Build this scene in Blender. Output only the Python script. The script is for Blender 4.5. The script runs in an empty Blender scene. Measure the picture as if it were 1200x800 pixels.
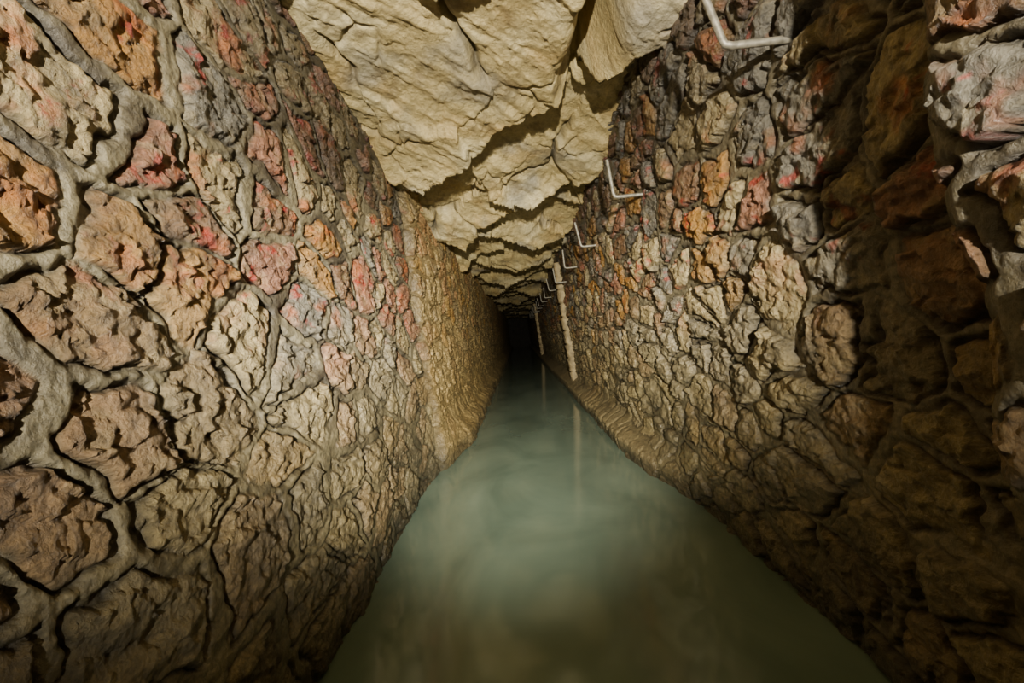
import bpy, math, numpy as np
from mathutils import Matrix, Vector

H0 = 0.75            # camera height above the water surface

# ------------------------------------------------------------------ noise
def _h(ix, iy, iz, seed):
    n = (ix.astype(np.int64)*374761393 + iy.astype(np.int64)*668265263 + iz.astype(np.int64)*2147483647 + seed*1274126177) & 0xFFFFFFFF
    n = ((n ^ (n >> 13)) * 1274126177) & 0xFFFFFFFF
    n = ((n ^ (n >> 16)) * 2246822519) & 0xFFFFFFFF
    n = n ^ (n >> 15)
    return (n & 0xFFFFFF) / float(0xFFFFFF)

def rnd(ix, iy, seed):
    return _h(ix, iy, np.zeros_like(ix), seed)

def noise2(x, y, seed=0):
    x0 = np.floor(x); y0 = np.floor(y)
    fx = x-x0; fy = y-y0
    x0 = x0.astype(np.int64); y0 = y0.astype(np.int64)
    u = fx*fx*fx*(fx*(fx*6-15)+10); v = fy*fy*fy*(fy*(fy*6-15)+10)
    def g(dx, dy):
        a = rnd(x0+dx, y0+dy, seed)*2*math.pi
        return np.cos(a)*(fx-dx)+np.sin(a)*(fy-dy)
    a = g(0, 0); b = g(1, 0); c = g(0, 1); d = g(1, 1)
    return ((a*(1-u)+b*u)*(1-v)+(c*(1-u)+d*u)*v)*1.5

def fbm(x, y, f, octv, seed=0, gain=0.5):
    r = 0; a = 1.0; t = 0
    for i in range(octv):
        r = r+a*noise2(x*f+i*17.3, y*f-i*9.1, seed+i*13)
        t += a; a *= gain; f *= 2.03
    return r/t

def ridged(x, y, f, octv, seed=0, gain=0.55):
    r = 0; a = 1.0; t = 0
    for i in range(octv):
        r = r+a*(1-2*np.abs(noise2(x*f+i*7.3, y*f-i*3.1, seed+i*11)))
        t += a; a *= gain; f *= 2.1
    return r/t

def sstep(a, b, x):
    t = np.clip((x-a)/(b-a), 0, 1)
    return t*t*(3-2*t)

def worley(x, y, sx, sy, seed, jit=0.8, stagger=True):
    a = x/sx; b = y/sy
    j0 = np.floor(b).astype(np.int64)
    best = np.full(x.shape, 1e9); bi = np.zeros(x.shape, np.int64); bj = bi.copy()
    bx = np.zeros(x.shape); by = bx.copy()
    pts = []
    for dj in (-1, 0, 1):
        jj = j0+dj
        off = 0.5*(jj % 2) if stagger else 0.0
        i0 = np.floor(a-off).astype(np.int64)
        for di in (-1, 0, 1):
            ii = i0+di
            px = (ii+off+0.5+jit*(rnd(ii, jj, seed)-0.5))*sx
            py = (jj+0.5+jit*(rnd(ii, jj, seed+91)-0.5))*sy
            d = (px-x)**2/(sx*sx)+(py-y)**2/(sy*sy)
            m = d < best
            best = np.where(m, d, best); bi = np.where(m, ii, bi); bj = np.where(m, jj, bj)
            bx = np.where(m, px, bx); by = np.where(m, py, by)
            pts.append((px, py))
    e = np.full(x.shape, 1e9)
    for px, py in pts:
        ux = (px-bx)/sx; uy = (py-by)/sy
        L = np.sqrt(ux*ux+uy*uy)
        ok = L > 1e-6
        Ls = np.where(ok, L, 1)
        d = (((px+bx)/2-x)/sx*ux+((py+by)/2-y)/sy*uy)/Ls
        e = np.where(ok, np.minimum(e, d), e)
    return bi, bj, x-bx, y-by, e*min(sx, sy)

def facets(x, y, sx, sy, seed, amp):
    bi, bj, dx, dy, e = worley(x, y, sx, sy, seed, 0.95)
    gx = (rnd(bi, bj, seed+5)-0.5)*2; gy = (rnd(bi, bj, seed+6)-0.5)*2
    o = (rnd(bi, bj, seed+7)-0.5)*2
    return amp*(0.6*o+gx*dx/sx*1.2+gy*dy/sy*1.2), e

# ------------------------------------------------------------------ grids
def y_samples(y0=-2.0, y1=27.0):
    ys = [y0]
    while ys[-1] < y1:
        y = ys[-1]
        if y < 0.25: d = 0.02
        elif 0.46 < y < 0.60: d = 0.002
        elif y < 0.8: d = 0.004
        elif y < 3: d = 0.005*y
        else: d = 0.005*y*(y/3)**0.35
        ys.append(y+d)
    return np.array(ys)
YS = y_samples()

def grid_mesh(name, P, C, M, mat, flip=False):
    n, m = P.shape[:2]
    me = bpy.data.meshes.new(name)
    me.vertices.add(n*m)
    me.vertices.foreach_set('co', P.reshape(-1).astype(np.float32))
    idx = np.arange(n*m).reshape(n, m)
    q = np.stack([idx[:-1, :-1], idx[1:, :-1], idx[1:, 1:], idx[:-1, 1:]], -1).reshape(-1, 4)
    if flip: q = q[:, ::-1]
    nf = len(q)
    me.loops.add(nf*4); me.polygons.add(nf)
    me.loops.foreach_set('vertex_index', q.reshape(-1).astype(np.int32))
    me.polygons.foreach_set('loop_start', np.arange(0, nf*4, 4, dtype=np.int32))
    me.polygons.foreach_set('use_smooth', np.ones(nf, dtype=bool))
    me.update(calc_edges=True)
    if C is not None:
        at = me.color_attributes.new('Col', 'FLOAT_COLOR', 'POINT')
        c4 = np.concatenate([np.clip(C, 0, 1), M[..., None]], -1)
        at.data.foreach_set('color', c4.reshape(-1).astype(np.float32))
    me.materials.append(mat)
    ob = bpy.data.objects.new(name, me)
    bpy.context.collection.objects.link(ob)
    return ob

def lin(r, g, b):
    f = lambda c: ((c/255+0.055)/1.055)**2.4 if c > 10 else c/255/12.92
    return np.array([f(r), f(g), f(b)])

def mixc(A, B, t):
    return A*(1-t[..., None])+B*t[..., None]

def saturate(C, k):
    l = C.mean(-1, keepdims=True)
    return np.clip(l+(C-l)*k, 0.004, 1)

# ------------------------------------------------------------------ materials
def rock_material(name, bump=0.5, rough=(0.45, 0.8), var=0.35, fscale=1.0, dist=0.011):
    m = bpy.data.materials.new(name); m.use_nodes = True
    nt = m.node_tree; N = nt.nodes; L = nt.links
    bs = N['Principled BSDF']
    tc = N.new('ShaderNodeTexCoord')
    at = N.new('ShaderNodeAttribute'); at.attribute_name = 'Col'
    n1 = N.new('ShaderNodeTexNoise'); n1.inputs['Scale'].default_value = 60*fscale; n1.inputs['Detail'].default_value = 8; n1.inputs['Roughness'].default_value = 0.72
    n2 = N.new('ShaderNodeTexNoise'); n2.inputs['Scale'].default_value = 170*fscale; n2.inputs['Detail'].default_value = 5
    n3 = N.new('ShaderNodeTexVoronoi'); n3.inputs['Scale'].default_value = 90*fscale
    for n in (n1, n2, n3): L.new(tc.outputs['Object'], n.inputs['Vector'])
    mr = N.new('ShaderNodeMapRange'); mr.inputs['From Min'].default_value = 0.3; mr.inputs['From Max'].default_value = 0.7
    mr.inputs['To Min'].default_value = 1-var; mr.inputs['To Max'].default_value = 1+var
    L.new(n1.outputs['Fac'], mr.inputs['Value'])
    vm = N.new('ShaderNodeVectorMath'); vm.operation = 'SCALE'
    L.new(at.outputs['Color'], vm.inputs[0]); L.new(mr.outputs['Result'], vm.inputs['Scale'])
    L.new(vm.outputs['Vector'], bs.inputs['Base Color'])
    r = N.new('ShaderNodeMapRange'); r.inputs['From Min'].default_value = 0.35; r.inputs['From Max'].default_value = 0.65
    r.inputs['To Min'].default_value = rough[0]; r.inputs['To Max'].default_value = rough[1]
    L.new(n2.outputs['Fac'], r.inputs['Value']); L.new(r.outputs['Result'], bs.inputs['Roughness'])
    a1 = N.new('ShaderNodeMath'); a1.operation = 'MULTIPLY_ADD'; a1.inputs[1].default_value = 0.35
    L.new(n2.outputs['Fac'], a1.inputs[0]); L.new(n1.outputs['Fac'], a1.inputs[2])
    a2 = N.new('ShaderNodeMath'); a2.operation = 'MULTIPLY_ADD'; a2.inputs[1].default_value = 0.25
    L.new(n3.outputs['Distance'], a2.inputs[0]); L.new(a1.outputs[0], a2.inputs[2])
    a3 = N.new('ShaderNodeMath'); a3.operation = 'MULTIPLY'
    L.new(a2.outputs[0], a3.inputs[0]); L.new(at.outputs['Alpha'], a3.inputs[1])
    bp = N.new('ShaderNodeBump'); bp.inputs['Strength'].default_value = bump; bp.inputs['Distance'].default_value = dist
    L.new(a3.outputs[0], bp.inputs['Height']); L.new(bp.outputs['Normal'], bs.inputs['Normal'])
    bs.inputs['Specular IOR Level'].default_value = 0.7
    return m

mat_left = rock_material('rubble_masonry_left', 1.0, (0.34, 0.65), 0.55, dist=0.013)
mat_right = rock_material('rubble_masonry_right', 1.0, (0.30, 0.6), 0.55, dist=0.013)
mat_ceil = rock_material('limestone_ceiling', 0.7, (0.45, 0.75), 0.28, 0.7, 0.018)

# ------------------------------------------------------------------ walls
def wall_x_base(side, z):
    t = (z+0.75)/1.69
    return (-0.55+(-0.637+0.55)*t) if side == 'left' else (0.68+(0.565-0.68)*t)

def build_wall(side):
    ZS = np.concatenate([np.linspace(-1.15, -0.8, 20)[:-1], np.linspace(-0.8, 1.16, 470)])
    Y, Z = np.meshgrid(YS, ZS, indexing='ij')
    left = side == 'left'
    sd = 100 if left else 300
    one = np.ones(Y.shape+(3,))
    wy = Y+0.055*noise2(Y*4, Z*4, sd+1)+0.013*noise2(Y*17, Z*17, sd+2)
    wz = Z+0.042*noise2(Y*3.3+40, Z*4, sd+3)+0.011*noise2(Y*17, Z*17, sd+4)
    if left:
        bi, bj, dx, dy, e = worley(wy, wz, 0.225, 0.155, sd+8, 0.88)
    else:
        bi, bj, dx, dy, e = worley(wy, wz, 0.195, 0.128, sd+8, 0.88)
    e = e+0.006*noise2(Y*30, Z*30, sd+21)+0.003*noise2(Y*70, Z*70, sd+22)
    r1 = rnd(bi, bj, sd+31); r2 = rnd(bi, bj, sd+32); r3 = rnd(bi, bj, sd+33); r4 = rnd(bi, bj, sd+34)
    if left: jw = 0.0125+0.010*noise2(Y*3, Z*3, sd+40)+0.009*(r4-0.5)
    else: jw = 0.0095+0.006*noise2(Y*3, Z*3, sd+40)+0.006*(r4-0.5)
    jw = np.clip(jw, 0.004, 0.026)
    s = sstep(jw, jw+0.007, e)
    dome = sstep(jw, jw+0.04, e)
    gm = sstep(-0.35, 0.2, noise2(Y*6, Z*6, sd+45))
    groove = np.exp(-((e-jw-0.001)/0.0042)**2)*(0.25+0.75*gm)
    mud = sstep(0.0, -0.45, Z+0.14*noise2(Y*1.7, Z*2.5, sd+41))
    f1, _ = facets(wy+0.3*dy, wz, 0.075, 0.05, sd+50, 0.010)
    f2, _ = facets(Y+0.01*noise2(Y*40, Z*40, sd+55), Z, 0.030, 0.022, sd+51, 0.0055)
    rough = f1+f2+0.005*ridged(Y, Z, 12, 4, sd+52, 0.5)+0.005*fbm(Y, Z, 40, 2, sd+53)
    k = 0.42 if left else 0.70
    rise = (r1*0.020-0.005)*k
    tilt = ((r2-0.5)*dx/0.2+(r3-0.5)*dy/0.15)*0.032*k
    amp = (1-0.25*mud)*(0.88 if left else 0.92)
    h = s*(rise+tilt+rough*amp)+0.010*k*dome*(0.2+r4)*amp
    mort = 0.007*fbm(Y, Z, 10, 4, sd+60)+0.0025*ridged(Y, Z, 35, 3, sd+61)
    h = h-groove*(0.015 if left else 0.019)*(1-0.3*mud)+(1-s)*(mort+(0.001 if left else -0.003))
    h = h+0.018*noise2(Y*0.9, Z*1.2, sd+62)+0.010*noise2(Y*2.5, Z*3, sd+63)
    h = h+mud*0.008*fbm(Y*0.8, Z*2.0, 8, 3, sd+64)
    seam_shade = 0
    if left:
        edge = 2.68+0.03*noise2(Z*6, Z*0+3.3, sd+70)+0.02*noise2(Z*25, Z*0+3.3, sd+74)
        stepm = sstep(edge-0.03, edge+0.03, Y)
        seam_shade = np.exp(-((Y-edge)/0.03)**2)
        h = h+0.034*stepm
        h = h+0.05*sstep(-0.45, -0.72, Z)*sstep(2.4, 3.0, Y)
        h = h+0.025*sstep(0.2, -0.75, Z)*(1-sstep(1.6, 2.6, Y))
        foot = sstep(-0.58, -0.68, Z+0.02*noise2(Y*3, Z*0, sd+71))*sstep(2.9, 3.3, Y)
        h = h+foot*(0.07+0.02*noise2(Y*3, Z*8, sd+72))
    else:
        edge = 0.535+0.05*Z+0.018*noise2(Z*5, Z*0+1.3, sd+70)+0.008*noise2(Z*18, Z*0+1.3, sd+73)
        pier = 1-sstep(edge-0.010, edge+0.003, Y)
        calm = np.exp(-((Y-edge+0.01)/0.035)**2)
        h = h*(1-0.65*calm)
        h = h+0.115*pier-0.012*np.exp(-((Y-edge+0.012)/0.012)**2)*pier
        foot = sstep(-0.57, -0.68, Z)*sstep(1.7, 2.6, Y)
        h = h*(1-0.5*sstep(-0.5, -0.6, Z)*sstep(1.7, 2.3, Y))
        h = h+foot*(0.125+0.02*noise2(Y*1.5, Z*0, sd+72)+0.010*fbm(Y, Z, 10, 4, sd+75))
    X = wall_x_base(side, Z)+(h if left else -h)

    grey = lin(118, 112, 98); beige = lin(166, 148, 108); ochre = lin(174, 128, 66); orange = lin(172, 88, 38)
    red = lin(158, 36, 24); pink = lin(156, 110, 84); brown = lin(112, 84, 58); dark = lin(42, 38, 32)
    mortar = lin(128, 119, 95) if left else lin(110, 101, 79)
    mudc = lin(126, 113, 80)
    def pick(r, cols):
        out = np.zeros(r.shape+(3,))
        kk = len(cols); q = np.minimum((r*kk).astype(int), kk-1)
        for i, c in enumerate(cols): out[q == i] = c
        return out
    if left:
        stone = pick(r3, [beige, pink, grey, beige, pink*0.8, ochre*0.8, beige*0.8, brown])
    else:
        stone = pick(r3, [brown, beige*0.9, grey, pink*0.75, grey*0.9, ochre*0.75, grey*0.8, beige])
    hi = sstep(-0.20, 0.30, Z+0.15*noise2(Y*2, Z*2, sd+80))
    p1 = sstep(0.10, 0.42, fbm(Y, Z, 6, 5, sd+81, 0.62)+0.15*(r4-0.5))
    p2 = sstep(0.18, 0.34, fbm(Y, Z, 10, 5, sd+82, 0.68)+0.22*(r2-0.6))
    p3 = sstep(0.10, 0.35, fbm(Y, Z, 14, 4, sd+83))
    fade = 1-0.6*sstep(1.8, 3.5, Y)
    kk = 1.0 if left else 0.85
    stone = mixc(stone, beige, p3*0.4)
    stone = mixc(stone, orange, p1*hi*0.75*fade*kk)
    stone = mixc(stone, red, p2*hi*0.85*fade*kk)
    lo = 1-hi
    stone = mixc(stone, beige*0.8*one, lo*0.6)
    d1 = sstep(0.05, 0.45, fbm(Y, Z, 7, 5, sd+84, 0.6))
    stone = mixc(stone, dark*one, d1*0.5)
    mcol = mixc(mortar*one, lin(74, 67, 55), sstep(-0.15, 0.35, fbm(Y, Z, 4, 5, sd+85, 0.65)))
    col = mixc(mcol, stone, sstep(jw-0.002, jw+0.008, e))
    # smeared mortar / lime wash that runs over some of the stones
    smear = sstep(0.05, 0.4, fbm(Y, Z, 5, 5, sd+87, 0.6))
    col = mixc(col, mortar*0.9*one, smear*0.4)
    col = mixc(col, mudc*one, mud*0.5)
    grime = mud*sstep(-0.1, 0.35, fbm(Y*0.8, Z*1.6, 3, 5, sd+88, 0.6))
    col = mixc(col, lin(58, 52, 38)*one, grime*0.6)
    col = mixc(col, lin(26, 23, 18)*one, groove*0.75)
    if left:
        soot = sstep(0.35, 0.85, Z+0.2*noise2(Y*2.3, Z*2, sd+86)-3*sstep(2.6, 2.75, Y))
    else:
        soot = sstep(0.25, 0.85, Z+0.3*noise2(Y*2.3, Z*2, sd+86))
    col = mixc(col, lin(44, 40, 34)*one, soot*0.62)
    if left:
        col = mixc(col, lin(196, 164, 102)*one, sstep(2.62, 2.72, Y)*0.4)
        col = mixc(col, lin(60, 50, 36)*one, seam_shade*0.6)  # shade put into the colour so the step's directly lit end face looks darker
    wet = sstep(-0.60, -0.72, Z+0.03*noise2(Y*4, Z*3, sd+90))
    col = mixc(col, lin(56, 52, 38)*one, wet*0.7)
    if not left:
        col = mixc(col, lin(150, 134, 98)*one, foot*sstep(-0.73, -0.66, Z)*0.7)
    col = saturate(col, 1.10)
    rgh = (0.45+0.55*s)*(1-0.3*mud)
    P = np.stack([X, Y, Z+H0], -1)
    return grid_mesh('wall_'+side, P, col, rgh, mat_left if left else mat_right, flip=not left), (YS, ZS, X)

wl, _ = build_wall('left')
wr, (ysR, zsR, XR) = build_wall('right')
def xr_at(y, z):
    return float(XR[np.argmin(abs(ysR-y)), np.argmin(abs(zsR-z))])

# ------------------------------------------------------------------ ceiling
def build_ceiling():
    XS = np.linspace(-0.85, 0.75, 340)
    Y, X = np.meshgrid(YS, XS, indexing='ij')
    wx = X+0.06*noise2(X*3, Y*3, 501)+0.012*noise2(X*14, Y*14, 502)
    wy = Y+0.12*noise2(X*2.5+9, Y*2.5, 503)+0.022*noise2(X*12, Y*12, 504)
    z = np.zeros_like(X)
    s = wy+1.05*wx
    lips = [-0.6, 0.75, 2.13, 3.35, 4.6, 5.9, 7.3, 8.8, 10.6, 12.5, 15, 18, 21, 25, 28]
    deep = [0.05, 0.03, 0.17, 0.19, 0.17, 0.17, 0.15]+[0.15]*20
    prev = -3.5
    for i, l in enumerate(lips):
        m = (s >= prev) & (s < l)
        t = (s-prev)/(l-prev)
        z = np.where(m, -deep[i]*np.clip(t, 0, 1)**1.4, z)
        prev = l
    s2 = wy-0.9*wx
    prev = -3
    for i, l in enumerate([3.05, 4.2, 5.8, 7.5, 9.6, 12.5, 16, 20, 24, 30]):
        m = (s2 >= prev) & (s2 < l)
        w_ = min(l-prev, 0.9 if i else 0.5)
        t = np.clip((s2-(l-w_))/w_, 0, 1)
        z = z+np.where(m, -(0.15 if i else 0.10)*t**1.4, 0)
        prev = l
    f1, e1 = facets(wx, wy, 0.46, 0.68, 510, 0.036)
    f2, e2 = facets(wx+0.3*wy, wy, 0.21, 0.17, 511, 0.010)
    f3, e3 = facets(wx-0.4*wy, wy, 0.08, 0.055, 512, 0.003)
    z = z+f1+f2*(0.35+0.6*sstep(1.8, 2.6, Y))+f3
    cm = sstep(0.05, 0.35, noise2(X*2.2, Y*2.2, 515))
    crack = np.exp(-(e1/0.011)**2)*cm+0.5*np.exp(-(e2/0.006)**2)*sstep(0.25, 0.5, noise2(X*3+8, Y*3, 516))
    z = z+0.04*crack
    u = X*0.8+Y*0.6; v = -X*0.6+Y*0.8
    z = z+0.007*ridged(u*2.6, v, 7, 4, 520)+0.0022*fbm(X, Y, 45, 3, 521)
    z = z+0.014*np.minimum(0, fbm(u*0.4, v*2.2, 6, 3, 522))*2
    fx = 0.36-0.12*(Y-1.4)+0.05*noise2(Y*3, Y*0, 530)
    fis = np.exp(-((X-fx)/(0.050+0.015*noise2(Y*4, Y*0+5, 531)))**2)*sstep(0.7, 1.0, Y)*(1-sstep(1.75, 1.95, Y))
    z = z+0.32*fis
    z = z+0.025*noise2(X*1.2, Y*1.2, 540)
    Zc = 1.075+z
    beige = lin(180, 160, 108); pale = lin(206, 190, 144); gold = lin(168, 136, 76); gry = lin(126, 122, 110); brn = lin(90, 72, 44)
    one = np.ones(X.shape+(3,))
    col = beige*one
    col = mixc(col, pale*one, sstep(0, 0.4, fbm(X, Y, 3, 4, 550))*0.8)
    col = mixc(col, gold*one, sstep(0.0, 0.5, fbm(X, Y, 4, 4, 551))*0.6)
    col = mixc(col, gry*one, sstep(0.1, 0.45, fbm(X, Y, 2.5, 4, 552))*0.7)
    col = mixc(col, brn*one, sstep(0.05, 0.4, fbm(X, Y, 8, 5, 553, 0.65))*0.5)
    col = mixc(col, lin(40, 32, 22)*one, np.clip(crack, 0, 1)*0.6)
    P = np.stack([X, Y, Zc+H0], -1)
    return grid_mesh('ceiling', P, col, np.full(X.shape, 0.7), mat_ceil, flip=False)
build_ceiling()

# ------------------------------------------------------------------ floor, end walls, water
def simple_mat(name, c, rough=0.8, metal=0.0, nscale=20, var=0.3, bump=0.3, spec=0.5):
    m = bpy.data.materials.new(name); m.use_nodes = True
    nt = m.node_tree; N = nt.nodes; L = nt.links; bs = N['Principled BSDF']
    tc = N.new('ShaderNodeTexCoord'); n = N.new('ShaderNodeTexNoise')
    n.inputs['Scale'].default_value = nscale; n.inputs['Detail'].default_value = 6
    L.new(tc.outputs['Object'], n.inputs['Vector'])
    cr = N.new('ShaderNodeValToRGB')
    cr.color_ramp.elements[0].position = 0.3; cr.color_ramp.elements[1].position = 0.7
    cr.color_ramp.elements[0].color = (*(c*(1-var)), 1); cr.color_ramp.elements[1].color = (*np.clip(c*(1+var), 0, 1), 1)
    L.new(n.outputs['Fac'], cr.inputs['Fac']); L.new(cr.outputs['Color'], bs.inputs['Base Color'])
    bs.inputs['Roughness'].default_value = rough; bs.inputs['Metallic'].default_value = metal
    bs.inputs['Specular IOR Level'].default_value = spec
    bp = N.new('ShaderNodeBump'); bp.inputs['Strength'].default_value = bump; bp.inputs['Distance'].default_value = 0.005
    L.new(n.outputs['Fac'], bp.inputs['Height']); L.new(bp.outputs['Normal'], bs.inputs['Normal'])
    return m

silt = simple_mat('silt', lin(110, 104, 80), 0.9)
def relief_grid(name, fn, n, m, mat):
    a, b = np.meshgrid(np.linspace(0, 1, n), np.linspace(0, 1, m), indexing='ij')
    return grid_mesh(name, np.stack(fn(a, b), -1), None, None, mat)
relief_grid('floor', lambda a, b: (-0.9+1.8*a, -2+29*b, -0.42+0.03*noise2(a*5, b*60, 3)), 40, 400, silt)
stone_end = simple_mat('end_masonry', lin(46, 40, 30), 0.85, nscale=8, bump=0.8)
relief_grid('wall_back', lambda a, b: (-0.9+1.8*a, 26.9+0.05*noise2(a*9, b*9, 4), -0.42+2.3*b), 60, 70, stone_end)
relief_grid('wall_front', lambda a, b: (-0.9+1.8*a, -1.98+0.05*noise2(a*9, b*9, 5), -0.42+2.3*b), 60, 70, stone_end)

def water():
    m = bpy.data.materials.new('milky_water'); m.use_nodes = True
    nt = m.node_tree; N = nt.nodes; L = nt.links; bs = N['Principled BSDF']
    tc = N.new('ShaderNodeTexCoord')
    mp = N.new('ShaderNodeMapping'); mp.inputs['Scale'].default_value = (1.6, 0.9, 1)
    L.new(tc.outputs['Object'], mp.inputs['Vector'])
    n = N.new('ShaderNodeTexNoise'); n.inputs['Scale'].default_value = 1.6; n.inputs['Detail'].default_value = 4; n.inputs['Distortion'].default_value = 0.8
    L.new(mp.outputs[0], n.inputs['Vector'])
    cr = N.new('ShaderNodeValToRGB')
    cr.color_ramp.elements[0].position = 0.3; cr.color_ramp.elements[1].position = 0.72
    cr.color_ramp.elements[0].color = (*lin(94, 110, 94), 1); cr.color_ramp.elements[1].color = (*lin(124, 140, 120), 1)
    L.new(n.outputs['Fac'], cr.inputs['Fac']); L.new(cr.outputs['Color'], bs.inputs['Base Color'])
    bs.inputs['Roughness'].default_value = 0.11; bs.inputs['IOR'].default_value = 1.5
    n2 = N.new('ShaderNodeTexNoise'); n2.inputs['Scale'].default_value = 9; n2.inputs['Detail'].default_value = 2
    L.new(tc.outputs['Object'], n2.inputs['Vector'])
    bp = N.new('ShaderNodeBump'); bp.inputs['Strength'].default_value = 0.08; bp.inputs['Distance'].default_value = 0.01
    L.new(n2.outputs['Fac'], bp.inputs['Height']); L.new(bp.outputs['Normal'], bs.inputs['Normal'])
    relief_grid('flood_water', lambda a, b: (-0.66+1.38*a, -1.9+28.7*b, 0*a), 10, 200, m)
water()

# ------------------------------------------------------------------ brackets
steel = simple_mat('galvanised_steel', lin(120, 114, 99), 0.5, 0.4, 60, 0.4, 0.4)
def bracket(y, z, up=0.165, lean=0.0, r=0.008):
    xw = xr_at(y, z)
    xc = 0.465
    pts = [Vector((xw+0.05, y, z+0.004)), Vector((xc+0.02, y, z)), Vector((xc+0.006, y, z+0.004)), Vector((xc, y, z+0.018)), Vector((xc-lean, y, z+up))]
    cu = bpy.data.curves.new('cable_bracket', 'CURVE'); cu.dimensions = '3D'
    sp = cu.splines.new('POLY'); sp.points.add(len(pts)-1)
    for p, q in zip(sp.points, pts): p.co = (*q, 1)
    cu.bevel_depth = r; cu.bevel_resolution = 3; cu.use_fill_caps = True
    ob = bpy.data.objects.new('cable_bracket', cu)
    bpy.context.collection.objects.link(ob)
    bpy.context.view_layer.update()
    me = bpy.data.meshes.new_from_object(ob)
    bpy.data.objects.remove(ob)
    me.name = 'cable_bracket'
    for p in me.polygons: p.use_smooth = True
    me.materials.clear(); me.materials.append(steel)
    ob = bpy.data.objects.new('cable_bracket', me)
    ob.location.z = H0
    bpy.context.collection.objects.link(ob)
for i in range(16):
    bracket(0.93+1.06*i, 0.55+(0.012 if i % 2 else 0), lean=(0.045 if i == 0 else 0.005+0.01*(i % 3)))

# ------------------------------------------------------------------ masonry pilasters on the right wall
cem = simple_mat('cement_render', lin(140, 122, 86), 0.75, 0, 14, 0.5, 0.9)
def pilaster(y, w, dpt):
    n = 260
    zs = np.linspace(-0.66, 0.84, n)
    prof = [(0.06, -w/2), (-dpt*0.6, -w/2), (-dpt, -w*0.4), (-dpt*1.05, -w*.13), (-dpt*1.05, w*.13), (-dpt, w*0.4), (-dpt*0.6, w/2), (0.06, w/2)]
    P = np.zeros((len(prof), n, 3))
    blk = 0.014*(np.abs(((zs/0.17) % 1)-0.5) > 0.44)
    for k, (dx, dy) in enumerate(prof):
        P[k, :, 0] = wall_x_base('right', zs)+dx+0.012*noise2(zs*12+k, zs*0+k*3.1, 77)+0.006*noise2(zs*40+k, zs*0+k*3.1, 79)+blk*(0 < k < 7)
        P[k, :, 1] = y+dy+0.012*noise2(zs*9+k, zs*0+k*1.7, 78)
        P[k, :, 2] = zs+H0
    grid_mesh('masonry_pilaster', P, None, None, cem)
pilaster(5.68, 0.22, 0.07)
pilaster(13.1, 0.3, 0.09)

# ------------------------------------------------------------------ lights
def spot(name, loc, target, energy, angle, blend, radius, col):
    l = bpy.data.lights.new(name, 'SPOT'); l.energy = energy; l.spot_size = math.radians(angle); l.spot_blend = blend
    l.shadow_soft_size = radius; l.color = col
    o = bpy.data.objects.new(name, l); o.location = loc
    o.rotation_euler = (Vector(target)-Vector(loc)).to_track_quat('-Z', 'Y').to_euler()
    bpy.context.collection.objects.link(o)
spot('torch_wide', (0.0, -1.1, H0+0.22), (-0.10, 1.0, H0+0.66), 820, 72, 1.0, 0.02, (1.0, 0.95, 0.82))
spot('torch_beam', (0.03, -0.9, H0+0.2), (-0.18, 6.0, H0-0.35), 1700, 42, 1.0, 0.03, (1.0, 0.97, 0.87))

w = bpy.data.worlds.new('World'); bpy.context.scene.world = w; w.use_nodes = True
w.node_tree.nodes['Background'].inputs[0].default_value = (0.01, 0.01, 0.01, 1)

# ------------------------------------------------------------------ camera
cam = bpy.data.cameras.new('camera'); co = bpy.data.objects.new('camera', cam)
bpy.context.collection.objects.link(co)
cam.sensor_width = 36; cam.lens = 16; cam.clip_start = 0.02
cam.shift_x = -8/1200; cam.shift_y = -8/1200
co.matrix_world = Matrix.Translation((0, 0, H0)) @ Matrix.Rotation(math.radians(90), 4, 'X') @ Matrix.Rotation(math.radians(-5), 4, 'Z')
bpy.context.scene.camera = co
